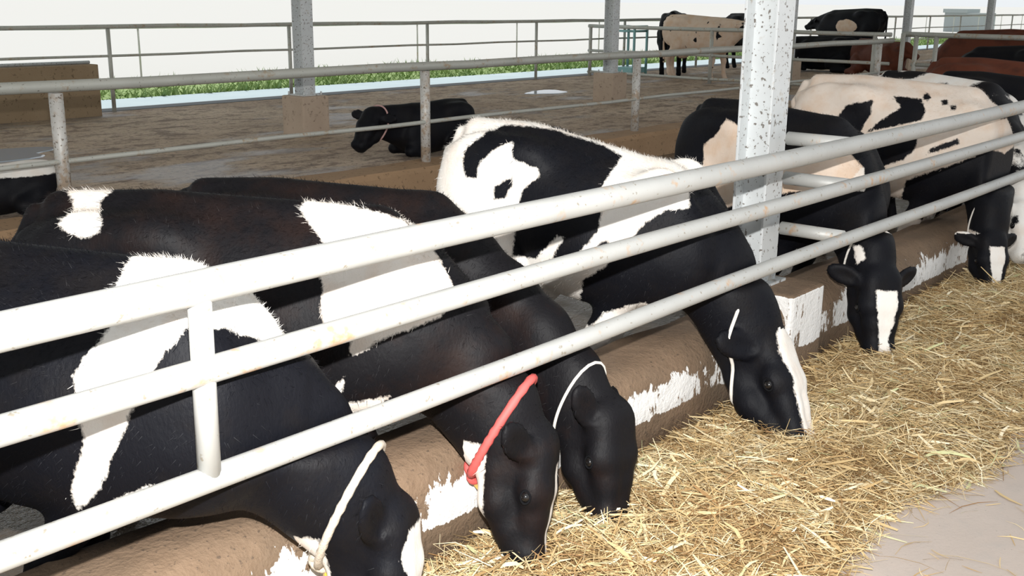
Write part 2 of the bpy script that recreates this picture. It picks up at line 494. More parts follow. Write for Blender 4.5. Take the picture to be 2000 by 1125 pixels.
# puddles
def puddle(cx, cy, z, rx, ry, label, seed):
    r = random.Random(seed); n = 28; vs = []
    ph = [r.uniform(0, 6.28) for _ in range(4)]
    for k in range(n):
        a = 2*math.pi*k/n
        q = 1+.16*math.sin(2*a+ph[0])+.12*math.sin(3*a+ph[1])+.08*math.sin(5*a+ph[2])
        vs.append((rx*q*math.cos(a), ry*q*math.sin(a), .006))
    vs2 = [(x*1.06, y*1.06, -.004) for x, y, _ in vs]
    m = MB(); m.add(vs+vs2, [tuple(range(n))]+[(k, n+k, n+(k+1) % n, (k+1) % n) for k in range(n)])
    o = m.build('puddle', M['water']); o.location = (cx, cy, z)
    return tag(o, label, 'puddle', 'puddles on the pen floor')
puddle(15.4, 12.27, .272, .42, .34, 'small bright puddle on the pen floor left of the tan block', 1)
puddle(5.0, 11.2, .272, .65, .42, 'bright puddle on the pen floor at the left edge of the picture', 2)
puddle(17.8, 8.6, .272, .5, .4, 'puddle glimpsed between the big column and the cream cow', 3)

# ================================================================== THE COWS
def smin(a, b, k):
    h = np.clip(.5+.5*(b-a)/k, 0, 1)
    return b+(a-b)*h-k*h*(1-h)

class Field:
    """smooth union of soft shapes, turned into one continuous skin"""
    def __init__(s): s.p = []
    def cap(s, a, b, ra, rb, k=.05): s.p.append(('c', np.array(a, float), np.array(b, float), ra, rb, k))
    def chain(s, pts, rs, k=.05):
        for i in range(len(pts)-1): s.cap(pts[i], pts[i+1], rs[i], rs[i+1], k)
    def ell(s, c, r, R=None, k=.05, sub=False):
        s.p.append(('e', np.array(c, float), np.array(r, float), np.eye(3) if R is None else np.array(R, float), k, sub))
    def loft(s, st, k=.06): s.p.append(('l', st, k))
    def bounds(s, p):
        if p[0] == 'c':
            lo = np.minimum(p[1]-p[3], p[2]-p[4]); hi = np.maximum(p[1]+p[3], p[2]+p[4]); k = p[5]
        elif p[0] == 'e':
            r = p[2].max(); lo = p[1]-r; hi = p[1]+r; k = p[4]
        else:
            st = p[1]; w = st[3].max()
            lo = np.array([st[0][0], -w, st[2].min()]); hi = np.array([st[0][-1], w, st[1].max()]); k = p[2]
        return lo-k, hi+k
    def mesh(s, vox, cut=None):
        B = [s.bounds(p) for p in s.p]
        lo = np.min([b[0] for b in B], 0)-2*vox; hi = np.max([b[1] for b in B], 0)+2*vox
        n = np.ceil((hi-lo)/vox).astype(int)+1
        ax = [(lo[i]+vox*np.arange(n[i])).astype(np.float32) for i in range(3)]
        Fd = np.full(n, 3.0, np.float32)
        for p, (bl, bh) in zip(s.p, B):
            i0 = np.maximum(((bl-lo)/vox-1).astype(int), 0); i1 = np.minimum(((bh-lo)/vox+2).astype(int), n)
            X = ax[0][i0[0]:i1[0], None, None]; Y = ax[1][None, i0[1]:i1[1], None]; Z = ax[2][None, None, i0[2]:i1[2]]
            sl = (slice(i0[0], i1[0]), slice(i0[1], i1[1]), slice(i0[2], i1[2]))
            if p[0] == 'c':
                a, b, ra, rb, k = p[1:]
                d = b-a; L = max(float(d@d), 1e-9)
                t = np.clip(((X-a[0])*d[0]+(Y-a[1])*d[1]+(Z-a[2])*d[2])/L, 0, 1)
                D = np.sqrt((X-a[0]-t*d[0])**2+(Y-a[1]-t*d[1])**2+(Z-a[2]-t*d[2])**2)-(ra+(rb-ra)*t)
            elif p[0] == 'e':
                c, r, R, k, sub = p[1:]
                x, y, z = X-c[0], Y-c[1], Z-c[2]
                q = [x*R[i][0]+y*R[i][1]+z*R[i][2] for i in range(3)]
                k0 = np.sqrt(sum((q[i]/r[i])**2 for i in range(3)))
                k1 = np.sqrt(sum((q[i]/r[i]**2)**2 for i in range(3)))+1e-6
                D = k0*(k0-1)/k1
                if sub:
                    Fd[sl] = -smin(-Fd[sl], D, k); continue
            else:
                st, k = p[1:]
                x = ax[0][i0[0]:i1[0]]
                top = np.interp(x, st[0], st[1])[:, None, None]; bot = np.interp(x, st[0], st[2])[:, None, None]
                w = np.interp(x, st[0], st[3])[:, None, None]
                zc = bot+(top-bot)*.46
                ht = np.where(Z > zc, top-zc, zc-bot)
                e = np.where(Z > zc, 1.85, 2.15)
                rho = ((np.abs(Y)/w)**e+(np.abs(Z-zc)/ht)**e)**(1/e)
                D = (rho-1)*np.minimum(w, ht)
                D = np.where((x < st[0][0])[:, None, None] | (x > st[0][-1])[:, None, None], np.maximum(D, .05), D)
            Fd[sl] = smin(Fd[sl], D.astype(np.float32), k)
        if cut is not None:                  # the animal stays behind the rails until its neck has dipped below them
            a, b, yo, zo = cut
            wy = a*ax[0][:, None, None]+b*ax[1][None, :, None]+yo-(YR+.042)
            wz = .688-zo-ax[2][None, None, :]
            Fd = -smin(-Fd, np.maximum(wy, wz), .05)
        return surface_nets(Fd, lo, vox)

def surface_nets(Fd, lo, vox):
    ins = Fd < 0
    c = np.zeros(tuple(np.array(Fd.shape)-1), np.int8)
    for dx in (0, 1):
        for dy in (0, 1):
            for dz in (0, 1):
                c += ins[dx:dx+c.shape[0], dy:dy+c.shape[1], dz:dz+c.shape[2]]
    cell = np.argwhere((c > 0) & (c < 8))
    idx = np.full(c.shape, -1, np.int64)
    idx[tuple(cell.T)] = np.arange(len(cell))
    acc = np.zeros((len(cell), 3)); cnt = np.zeros(len(cell))
    cor = [(i, j, k) for i in (0, 1) for j in (0, 1) for k in (0, 1)]
    val = {o: Fd[cell[:, 0]+o[0], cell[:, 1]+o[1], cell[:, 2]+o[2]].astype(float) for o in cor}
    for o in cor:
        for a in range(3):
            if o[a] == 0:
                o2 = tuple(1 if i == a else o[i] for i in range(3))
                v0, v1 = val[o], val[o2]
                m = (v0 < 0) != (v1 < 0)
                t = np.where(m, v0/np.where(m, v0-v1, 1), 0)
                pt = np.zeros((len(cell), 3))
                for i in range(3): pt[:, i] = o[i]
                pt[:, a] = t
                acc[m] += pt[m]; cnt[m] += 1
    V = (cell+acc/cnt[:, None])*vox+lo
    Q = []
    for a in range(3):
        b, d = (a+1) % 3, (a+2) % 3
        s0 = [slice(None)]*3; s1 = [slice(None)]*3
        s0[a] = slice(0, -1); s1[a] = slice(1, None)
        i0 = ins[tuple(s0)]; i1 = ins[tuple(s1)]
        e = np.argwhere(i0 != i1)
        e = e[(e[:, b] > 0) & (e[:, d] > 0) & (e[:, b] < c.shape[b]) & (e[:, d] < c.shape[d])]
        flip = ~i0[tuple(e.T)]
        q = []
        for db, dd in ((1, 1), (0, 1), (0, 0), (1, 0)):
            f = e.copy(); f[:, b] -= db; f[:, d] -= dd
            q.append(idx[tuple(f.T)])
        q = np.stack(q, 1)
        q[flip] = q[flip][:, ::-1]
        Q.append(q)
    Q = np.concatenate(Q)
    return V, Q[(Q >= 0).all(1)]

def smooth_interp(xs, ys, n=80):
    x = np.linspace(xs[0], xs[-1], n)
    y = np.interp(x, xs, ys)
    for _ in range(6):
        y[1:-1] = (y[:-2]+2*y[1:-1]+y[2:])/4
    return x, y

def unit(v): v = np.array(v, float); return v/np.linalg.norm(v)

def poly_sd(P, poly):
    """signed distance of points to a closed polygon, positive inside"""
    poly = np.array(poly, float); n = len(poly)
    d = np.full(len(P), 1e9); inside = np.zeros(len(P), bool)
    for i in range(n):
        a, b = poly[i], poly[(i+1) % n]
        ab = b-a; t = np.clip(((P-a)@ab)/max(ab@ab, 1e-12), 0, 1)
        d = np.minimum(d, np.hypot(*(P-a-t[:, None]*ab).T))
        c = (a[1] > P[:, 1]) != (b[1] > P[:, 1])
        with np.errstate(divide='ignore', invalid='ignore'):
            xi = a[0]+(P[:, 1]-a[1])/(b[1]-a[1])*ab[0]
        inside ^= c & (P[:, 0] < xi)
    return np.where(inside, d, -d)

class Cow:
    """local axes: x forward, y left, z up; origin on the floor under the middle of the trunk"""
    def __init__(s, hip, heading, poll, muzzle, face, size=1.0, wide=1.0, lying=False, floor=0.0, ear=(.82, -.35, -.3), ear_l=None,
                 local_head=False, step=0.0, vox=.0125, deep=1.0, lx=.82, lean=0.0, slope=0.0, pd=(.1, -.85, .5)):
        s.pd = pd
        hd = unit([heading[0], heading[1], 0])
        s.s = size
        s.R = np.array([hd, [-hd[1], hd[0], 0], [0, 0, 1]])
        s.lx = lx
        s.o = np.array([hip[0], hip[1], 0])+hd*.38*size*lx
        s.o[2] = floor
        L = (lambda p: np.array(p, float)) if local_head else s.to_local
        s.poll, s.muz = L(poll), L(muzzle)
        s.hl = np.linalg.norm(s.muz-s.poll)
        if not local_head:                   # the given point is the top of the skull, the bone sits a little below
            s.poll = s.poll+(s.muz-s.poll)/s.hl*.045; s.hl -= .015
        s.h = (s.muz-s.poll)/s.hl
        n = np.array(face, float) if local_head else s.R@np.array(face, float)
        s.n = unit(n-s.h*(n@s.h)); s.sd = np.cross(s.h, s.n)
        f = s.f = Field(); z = size; w = size*wide; drop = -.47*z if lying else 0
        st = [-.87, -.82, -.72, -.56, -.38, -.15, .1, .3, .48, .62, .74, .82]
        top = [1.12, 1.24, 1.285, 1.305, 1.325, 1.305, 1.285, 1.265, 1.235, 1.15, 1.02, .92]
        bot = [1.02, .88, .76, .66, .59, .53, .50, .51, .53, .55, .62, .74]
        hw = [.05, .145, .20, .245, .285, .335, .36, .335, .285, .245, .19, .08]
        x, T = smooth_interp(st, top); _, Bt = smooth_interp(st, bot); _, W = smooth_interp(st, hw)
        T = T-slope*np.maximum(x+.5, 0)**1.15
        Bt = T-(T-Bt)*deep
        f.loft([x*z*lx, T*z+drop, Bt*z+drop, np.maximum(W, .03)*w])
        def P(a, b, c): return np.array([a*z*lx, b*w, c*z+drop])
        for sg in (1, -1):
            f.ell(P(-.37, sg*.215, 1.20), np.array([.13, .06, .07])*z, k=.12)
            f.ell(P(-.80, sg*.11, 1.165), np.array([.065, .045, .05])*z, k=.07)
            f.ell(P(-.60, sg*.17, .98), np.array([.24, .11, .30])*z, k=.07)
            f.ell(P(.46, sg*.18, .90), np.array([.17, .085, .28])*z, k=.12)
            f.ell(P(.60, sg*.17, .84), np.array([.12, .09, .16])*z, k=.08)
        f.cap(P(-.74, 0, 1.275), P(.42, 0, 1.225-slope*.9), .045*z, .05*z, .08)
        if not lying:
            f.ell(P(-.42, 0, .56), np.array([.19, .15, .14])*z, k=.06)
            for sg in (1, -1):
                d = step*sg
                f.chain([P(.47, sg*.17, .80), P(.44-lean*.5, sg*.17, .66), P(.47+d-lean, sg*.165, .40), P(.46+d*1.5-lean*1.3, sg*.165, .13), P(.50+d*1.5-lean*1.3, sg*.165, .045)],
                        [.12*z, .095*z, .052*z, .038*z, .055*z], .05)
                f.chain([P(-.55, sg*.18, .86), P(-.44-d*.5, sg*.2, .70), P(-.74-d, sg*.17, .47), P(-.70-d*1.2, sg*.17, .14), P(-.66-d*1.2, sg*.17, .045)],
                        [.15*z, .125*z, .058*z, .042*z, .056*z], .05)
            f.chain([P(-.83, 0, 1.25), P(-.91, .01, 1.12), P(-.925, .02, .75), P(-.91, .03, .52), P(-.90, .03, .33)],
                    [.035*z, .027*z, .02*z, .03*z, .028*z], .03)
        else:
            zz = -drop/z
            for sg in (1, -1):
                f.chain([P(.45, sg*.2, .72), P(.70, sg*.24, zz+.12), P(.42, sg*.27, zz+.06)], [.12*z, .07*z, .05*z], .05)
                f.chain([P(-.5, sg*.24, .8), P(-.22, sg*.36, zz+.2), P(-.62, sg*.40, zz+.07), P(-.3, sg*.45, zz+.05)], [.17*z, .12*z, .065*z, .045*z], .05)
            f.chain([P(-.83, 0, 1.22), P(-.93, .04, .95), P(-.9, .2, zz+.06)], [.035*z, .025*z, .025*z], .03)
        # neck: crest, throat line and the muscle between, sagging towards a lowered head
        hs = s.hl/.5
        H = lambda t, d, q: s.poll+s.h*t*hs+s.n*d*hs+s.sd*q*hs
        s.H = H; s.hs = hs
        w0 = P(.38, 0, 1.12-slope*.8); c1 = H(.03, -.10, 0)
        b0 = P(.62, 0, .78); c2 = H(.14, -.185, 0)
        a0 = P(.47, 0, .96); c3 = H(.09, -.15, 0)
        low = 1.0 if s.poll[2] < w0[2]-.25*z else 0.0
        for i, (p0, p1, r0, r1) in enumerate(((w0, c1, .135*z, .085*hs), (b0, c2, .15*z, .072*hs), (a0, c3, .165*w, .10*hs))):
            pm = (p0+p1)/2+np.array([(.11, .0, .08)[i]*z*low, 0, (.10, -.02, .05)[i]*z*low+.03*z*(1-low)])
            ts = np.linspace(0, 1, 6)
            f.chain([(1-t)**2*p0+2*t*(1-t)*pm+t*t*p1 for t in ts], [r0+(r1-r0)*t for t in ts], .07)
        # head
        f.chain([H(.03, -.10, 0), H(.2, -.09, 0)], [.098*hs, .10*hs], .04)
        for sg in (1, -1):
            f.chain([H(.04, -.065, sg*.06), H(.19, -.06, sg*.068), H(.30, -.068, sg*.042), H(.43, -.07, sg*.034)],
                    [.065*hs, .06*hs, .058*hs, .054*hs], .03)
            f.ell(H(.185, -.07, sg*.112), np.array([.052, .036, .03])*hs, [s.h, s.n, s.sd], .025)
            f.chain([H(.13, -.215, sg*.052), H(.25, -.20, sg*.05), H(.36, -.15, sg*.034), H(.455, -.125, sg*.02)],
                    [.07*hs, .066*hs, .056*hs, .05*hs], .035)
            f.ell(H(.462, -.05, sg*.05), np.array([.04, .042, .038])*hs, [s.h, s.n, s.sd], .02)
            f.ell(H(.49, -.030, sg*.062), np.array([.024, .016, .013])*hs, [s.h, s.n, s.sd], .008, sub=True)
            # ears
            e = ear if (sg > 0 or ear_l is None) else ear_l
            ed = unit(s.sd*sg*e[0]+s.h*e[1]+s.n*e[2])
            en = unit(s.n*.8+s.h*.45-ed*((s.n*.8+s.h*.45)@ed)); eb = np.cross(ed, en)
            base = H(.055, -.09, sg*.10)
            f.cap(base, base+ed*.05*hs, .034*hs, .036*hs, .02)
            f.ell(base+ed*.115*hs, np.array([.115, .022, .062])*hs, [ed, en, eb], .015)
            f.ell(base+ed*.115*hs+en*.026*hs, np.array([.075, .015, .036])*hs, [ed, en, eb], .008, sub=True)
        f.ell(H(-.005, -.07, 0), np.array([.05, .06, .085])*hs, [s.h, s.n, s.sd], .03)
        f.ell(H(.45, -.085, 0), np.array([.058, .068, .084])*hs, [s.h, s.n, s.sd], .03)
        s.vox = vox
    def to_local(s, p): return s.R@(np.array(p, float)-s.o)
    def to_world(s, p): return np.asarray(p, float)@s.R+s.o
    def build(s, name, label, group=None, patch=None, mat='coat', cream=None):
        V, Q = s.f.mesh(s.vox, (s.R[0][1], s.R[1][1], s.o[1], s.o[2]) if s.o[1] < 4 else None)
        V[:, 2] = np.maximum(V[:, 2], .004)
        Wd = V@s.R+s.o                       # hide gives way where a rail presses on it
        for zr, rr in ((1.205, .042), (1.003, .034), (.727, .033)):
            dy, dz = Wd[:, 1]-YR, Wd[:, 2]-zr
            d = np.hypot(dy, dz)+1e-6; tgt = rr+.008
            m = d < tgt
            push = np.where(m, (tgt-d)/d, 0)
            Wd[:, 1] += dy*push; Wd[:, 2] += dz*push
        V = (Wd-s.o)@s.R.T
        me = bpy.data.meshes.new(name)
        me.vertices.add(len(V)); me.vertices.foreach_set('co', V.astype(np.float32).ravel())
        me.loops.add(len(Q)*4); me.loops.foreach_set('vertex_index', Q.astype(np.int32).ravel())
        me.polygons.add(len(Q)); me.polygons.foreach_set('loop_start', np.arange(0, len(Q)*4, 4, dtype=np.int32))
        me.polygons.foreach_set('use_smooth', np.ones(len(Q), bool))
        me.update(calc_edges=True); me.validate()
        s.V = V
        pa = (patch(s, V) if patch else np.full(len(V), -1.0))
        a = me.attributes.new('patch', 'FLOAT', 'POINT'); a.data.foreach_set('value', np.clip(pa, -.5, .5).astype(np.float32))
        ca = (cream(s, V) if cream else np.zeros(len(V)))
        a = me.attributes.new('cream', 'FLOAT', 'POINT'); a.data.foreach_set('value', ca.astype(np.float32))
        me.materials.append(M[mat])
        o = bpy.data.objects.new(name, me); COL.objects.link(o)
        Rm = s.R.T
        o.matrix_world = Matrix([list(Rm[i])+[s.o[i]] for i in range(3)]+[[0, 0, 0, 1]])
        tag(o, label, 'cow', group)
        s.ob = o
        s.bvh = BVHTree.FromPolygons([Vector(v) for v in V], [tuple(q) for q in Q]) if s.vox < .02 else None
        if s.bvh: s.eyes()
        return s
    def hit(s, org, d):
        r = s.bvh.ray_cast(Vector(org), Vector(d))
        return None if r[0] is None else (np.array(r[0]), np.array(r[1]))
    def eyes(s):
        for sg in (1, -1):
            h = s.hit(s.H(.205, -.08, sg*.3), -s.sd*sg)
            if h is None: continue
            c = h[0]-s.sd*sg*.008*s.hs
            bm = bmesh.new(); bmesh.ops.create_uvsphere(bm, u_segments=14, v_segments=9, radius=.020*s.hs)
            me = bpy.data.meshes.new('eye'); bm.to_mesh(me); bm.free()
            me.polygons.foreach_set('use_smooth', [True]*len(me.polygons))
            me.materials.append(M['eye'])
            e = bpy.data.objects.new('eye', me); COL.objects.link(e)
            e.parent = s.ob; e.location = c; e['label'] = 'dark glossy eye'
            m = MB()
            m.ring([c+s.sd*sg*.009*s.hs+(s.h*math.cos(a)*1.25+s.n*math.sin(a)*.85)*.021*s.hs for a in np.linspace(0, 2*math.pi, 18, endpoint=False)], .005*s.hs, 6)
            k = m.build('eyelid', M['lid'], s.ob)
    def collar(s, name, mat, r, t=.07, back=.0, axis=(.5, .87), lift=.006, label=None, n=40, d0=-.17, squash=1.0, twist=False):
        """rope laid on the skin round the throat just behind the jaw"""
        ax = unit(s.h*axis[0]+s.n*axis[1])
        c = s.H(t, d0, 0)-ax*back
        u = unit(s.sd-ax*(s.sd@ax)); w = np.cross(ax, u)
        pts = []
        for k in range(n):
            a = 2*math.pi*k/n
            d = u*math.cos(a)+w*math.sin(a)
            h = s.hit(c+d*.8, -d)
            p = h[0] if h is not None else c+d*.15
            q = p-c
            if np.linalg.norm(q) > .34: p = c+q/np.linalg.norm(q)*.34
            pts.append(p+d*(lift+r*.4))
        P = np.array(pts)
        for _ in range(2): P = (np.roll(P, 1, 0)+2*P+np.roll(P, -1, 0))/4
        o = MB().ring(P, (lambda q: r*(1+.12*math.sin(q*2*math.pi*26))) if twist else r).build(name, M[mat], s.ob)
        if label: o['label'] = label
        s.cpts = P
        return o
    def neck_dir(s):
        return unit(s.H(.08, -.12, 0)-np.array([.47*s.s*s.lx, 0, .98*s.s]))
    # coat patterns -------------------------------------------------
    def sidecoord(s, V):
        """the animal seen from its right flank along s.pd; the left flank mirrors the right"""
        d = unit(s.pd); eu = unit(np.cross([0, 0, 1], d)); ev = np.cross(d, eu)
        p = np.stack([V[:, 0], -np.abs(V[:, 1]), V[:, 2]], 1)/s.s
        return np.stack([p@eu, p@ev], 1)
    def headcoord(s, V):
        q = (V-s.poll)/s.hs
        return np.stack([q@s.h, q@s.n, q@s.sd], 1)

    def paint(s, base, polys, head=(), headbase=-1, jaw=None, mirror=True):
        """coat pattern from outlines drawn on the animal: polys = [(sign, outline in side coordinates)], head = [(sign, outline in (t, q))]"""
        def fn(c, V):
            S = c.sidecoord(V)
            f = np.full(len(V), .3*base)
            for sg, pl in polys:
                d = poly_sd(S, pl)
                f = np.maximum(f, d) if sg > 0 else np.minimum(f, -d)
            if not mirror: f = np.where(V[:, 1] > .015, .3*base, f)
            hc = c.headcoord(V)
            g = np.full(len(V), .3*headbase)
            for sg, pl in head:
                d = poly_sd(hc[:, [0, 2]], pl)
                d = np.minimum(d, hc[:, 1]+.11)
                g = np.maximum(g, d) if sg > 0 else np.minimum(g, -d)
            if jaw is not None:
                g = np.maximum(g, np.minimum(jaw-hc[:, 1], np.minimum(hc[:, 0]-.02, .43-hc[:, 0])))
            m = (hc[:, 0] > -.03) & (hc[:, 1] > -.34) & (np.abs(hc[:, 2]) < .32) & (hc[:, 0] < .7)
            return np.where(m, g, f)
        return fn
    def hair(s, n, seed, length=.022):
        """short coat hair standing a little off the skin, thicker along the back"""
        r = np.random.default_rng(seed)
        me0 = s.ob.data; V = s.V
        N = np.zeros(len(V)*3, np.float32); me0.vertices.foreach_get('normal', N); N = N.reshape(-1, 3)
        pa = np.zeros(len(V), np.float32); me0.attributes['patch'].data.foreach_get('value', pa)
        hc = s.headcoord(V)
        w = .25+2.2*np.clip(N[:, 2], 0, 1)**2*(V[:, 2] > .9*s.s)
        w = w*(V[:, 2] > .35*s.s)*np.where(hc[:, 0] > -.02, .25, 1)
        i = r.choice(len(V), n, p=w/w.sum())
        p = V[i]+r.normal(0, .006, (n, 3)); nn = N[i]
        p = p-nn*((p-V[i])*nn).sum(1)[:, None]-nn*.003
        flow = np.array([-.55, 0, -.6])+r.normal(0, .35, (n, 3))
        d = flow-nn*(flow*nn).sum(1)[:, None]
        d = d/np.linalg.norm(d, axis=1)[:, None]*.85+nn*(.35+.3*r.random(n))[:, None]
        L = length*(.5+r.random(n))
        sd = np.cross(d, nn); sd = sd/(np.linalg.norm(sd, axis=1)[:, None]+1e-6)*.0011
        tip = p+d*L[:, None]
        P3 = np.stack([p-sd, p+sd, tip], 1).astype(np.float32)
        me = bpy.data.meshes.new('coat_hair')
        me.vertices.add(n*3); me.vertices.foreach_set('co', P3.ravel())
        me.loops.add(n*3); me.loops.foreach_set('vertex_index', np.arange(n*3, dtype=np.int32))
        me.polygons.add(n); me.polygons.foreach_set('loop_start', np.arange(0, n*3, 3, dtype=np.int32))
        me.update(calc_edges=True)
        a = me.attributes.new('patch', 'FLOAT', 'POINT'); a.data.foreach_set('value', np.repeat(np.sign(pa[i])*.1, 3).astype(np.float32))
        cr = np.zeros(len(V), np.float32); me0.attributes['cream'].data.foreach_get('value', cr)
        a = me.attributes.new('cream', 'FLOAT', 'POINT'); a.data.foreach_set('value', np.repeat(cr[i], 3))
        me.materials.append(me0.materials[0])
        o = bpy.data.objects.new('coat_hair', me); COL.objects.link(o); o.parent = s.ob; o['kind'] = 'stuff'

# ---------------------------------------------------------------- the feeding row
FEED = 'cows feeding at the kerb'
# coat outlines in each animal's own side coordinates (along the back, up the flank)
PA = [
    (1, [(0.211, 1.217), (0.246, 1.27), (0.318, 1.25), (0.494, 1.191), (0.594, 1.08), (0.651, 0.971), (0.583, 0.892), (0.584, 0.92), (0.532, 0.947), (0.44, 0.989), (0.336, 0.999), (0.271, 0.935), (0.226, 0.87), (0.157, 0.75), (0.133, 0.695), (0.068, 0.565), (0.006, 0.504), (-0.002, 0.571), (0.049, 0.717), (0.04, 0.845), (0.033, 0.894), (0.124, 1.004), (0.168, 1.071), (0.158, 1.131)]),
    (1, [(0.113, 0.538), (0.217, 0.576), (0.201, 0.546), (0.131, 0.519)])]
PB = [
    (1, [(-0.693, 1.334), (-0.691, 1.379), (-0.508, 1.376), (-0.522, 1.331), (-0.564, 1.278), (-0.545, 1.229), (-0.532, 1.192), (-0.543, 1.166), (-0.602, 1.15), (-0.665, 1.182), (-0.691, 1.201), (-0.649, 1.242), (-0.663, 1.291)]),
    (1, [(0.131, 1.231), (0.156, 1.273), (0.301, 1.246), (0.498, 1.185), (0.598, 1.064), (0.651, 0.973), (0.654, 0.911), (0.6, 0.843), (0.423, 0.788), (0.317, 0.726), (0.283, 0.727), (0.302, 0.801), (0.216, 0.804), (0.193, 0.875), (0.207, 0.961), (0.169, 1.067), (0.217, 1.101), (0.178, 1.165)]),
    (1, [(0.266, 0.649), (0.251, 0.545), (0.42, 0.567), (0.393, 0.538), (0.315, 0.47), (0.185, 0.452), (0.153, 0.538), (0.208, 0.585)])]
PC = [
    (1, [(-0.841, 1.269), (-0.732, 1.265), (-0.742, 1.242), (-0.842, 1.236)])]
PD = [
    (-1, [(-0.598, 1.155), (-0.575, 1.191), (-0.432, 1.301), (-0.213, 1.283), (0.042, 1.21), (0.126, 1.164), (0.098, 1.109), (0.056, 1.03), (0.031, 0.978), (-0.137, 0.938), (-0.206, 0.925), (-0.328, 0.886), (-0.308, 1.001), (-0.227, 1.06), (-0.24, 1.093), (-0.357, 1.135), (-0.354, 1.208), (-0.397, 1.203), (-0.469, 1.156), (-0.518, 1.11), (-0.529, 1.047), (-0.585, 1.05)]),
    (-1, [(-0.442, 1.008), (-0.357, 1.056), (-0.357, 1.017), (-0.392, 0.959), (-0.438, 0.951)]),
    (-1, [(-0.328, 0.886), (0.057, 0.924), (0.047, 0.824), (-0.058, 0.707), (-0.165, 0.693), (-0.102, 0.795), (-0.135, 0.8), (-0.24, 0.694), (-0.349, 0.699)]),
    (-1, [(0.391, 1.058), (0.428, 1.007), (0.426, 0.948), (0.331, 0.93), (0.251, 0.883), (0.206, 0.82), (0.122, 0.728), (0.09, 0.682), (-0.011, 0.618), (-0.046, 0.473), (0.01, 0.388), (0.08, 0.463), (0.193, 0.511), (0.265, 0.528), (0.352, 0.435), (0.446, 0.393), (0.461, 0.335), (0.642, 0.135), (1.038, 0.298), (0.921, 0.796), (0.731, 1.016)]),
    (-1, [(0.05, 0.769), (0.075, 0.797), (0.102, 0.783), (0.088, 0.749), (0.059, 0.743)])]
PE = [
    (1, [(-0.488, 0.91), (-0.488, 1.062), (-0.411, 1.126), (-0.359, 1.22), (-0.253, 1.168), (0.038, 1.027), (0.375, 1.042), (0.459, 0.961), (0.473, 0.844), (0.072, 0.809), (-0.248, 0.707), (-0.476, 0.624)]),
    (1, [(0.434, 0.544), (0.479, 0.549), (0.509, 0.477), (0.459, 0.437)])]
PF = [
    (-1, [(-0.416, 1.117), (-0.243, 1.161), (-0.249, 1.059), (-0.304, 0.951), (-0.405, 0.925), (-0.47, 0.956), (-0.467, 1.033)]),
    (-1, [(-0.119, 1.191), (0.06, 1.181), (0.094, 1.108), (0.077, 1.04), (-0.263, 0.946), (-0.179, 1.028), (-0.06, 1.118)]),
    (-1, [(-0.291, 0.812), (0.075, 0.951), (0.054, 0.857), (-0.005, 0.78), (-0.164, 0.714), (-0.199, 0.773)]),
    (-1, [(0.145, 0.856), (0.306, 0.937), (0.319, 0.902), (0.127, 0.818)]),
    (-1, [(0.022, 0.646), (0.323, 0.781), (0.509, 0.877), (0.588, 0.86), (0.916, 0.74), (0.963, 0.342), (0.643, 0.316), (0.432, 0.363), (0.141, 0.38), (-0.024, 0.413)]),
    (-1, [(0.065, 1.212), (0.093, 1.221), (0.115, 1.194), (0.1, 1.166), (0.073, 1.178)]),
    (-1, [(0.18, 1.176), (0.217, 1.184), (0.227, 1.151), (0.197, 1.143)]),
    (-1, [(0.243, 1.144), (0.277, 1.146), (0.277, 1.116), (0.25, 1.114)]),
    (-1, [(0.533, 1.121), (0.612, 1.134), (0.618, 1.081), (0.545, 1.075)])]

HA = [(1, [(.03, -.06), (.10, -.095), (.22, -.075), (.36, -.06), (.56, -.07), (.56, .07), (.36, .06), (.22, .075), (.10, .095), (.03, .06)])]
HB = [(1, [(.08, -.02), (.2, -.03), (.35, -.018), (.56, -.03), (.56, .03), (.35, .018), (.2, .03), (.08, .02)])]
HC = []
HD = [(1, [(-.03, -.05), (.06, -.085), (.18, -.08), (.30, -.06), (.42, -.045), (.56, -.05), (.56, .065), (.42, .05), (.30, .06), (.2, .072), (.06, .09), (-.03, .07)])]
HE = [(1, [(.085, -.06), (.16, -.062), (.25, -.045), (.36, -.02), (.44, -.045), (.50, -.045), (.50, .045), (.44, .04), (.36, .03), (.25, .045), (.16, .065), (.085, .07)])]
HF = [(1, [(.07, -.06), (.16, -.058), (.28, -.035), (.46, -.025), (.46, .03), (.28, .04), (.16, .065), (.07, .065)])]
cA = Cow((1.20, 3.05), (.55, -.83), (1.99, 2.05, .485), (1.97, 2.01, .02), (.5, -.86, .1), size=.92, wide=.97, lx=.92, lean=.5, ear=(.6,-.8,.05), ear_l=(.7,-.3,-.6), pd=(0.43, -0.86, 0.28))
cA.build('dairy_cow', 'black cow with a broad white shoulder band and pale knotted rope, nearest at lower left', FEED, patch=cA.paint(-1, PA, HA, jaw=-.25))
cB = Cow((1.96, 3.215), (.62, -.78), (2.68, 2.06, .49), (2.58, 2.02, .04), (.5, -.86, .1), size=.93, wide=.89, lx=1.0, lean=.4, ear=(.75,-.55,-.25), pd=(0.19, -0.95, 0.23))
cB.build('dairy_cow', 'black cow with a white blotch on its rump and a red rope collar', FEED, patch=cB.paint(-1, PB, HB, jaw=-.245), cream=lambda c, V: np.full(len(V), .12), mat='coat_sooty')
cC = Cow((2.58, 3.41), (.58, -.8), (3.05, 2.05, .485), (2.97, 1.97, .045), (0, -1, .1), size=.89, wide=.86, lx=.88, lean=.35, ear=(.62,-.75,.1), ear_l=(.6,-.5,-.6), pd=(0.13, -0.97, 0.21))
cC.build('dairy_cow', 'all black cow with thin pale neck rope between red-collared and spotted cows', FEED, patch=cC.paint(-1, PC, HC), mat='coat_sooty')
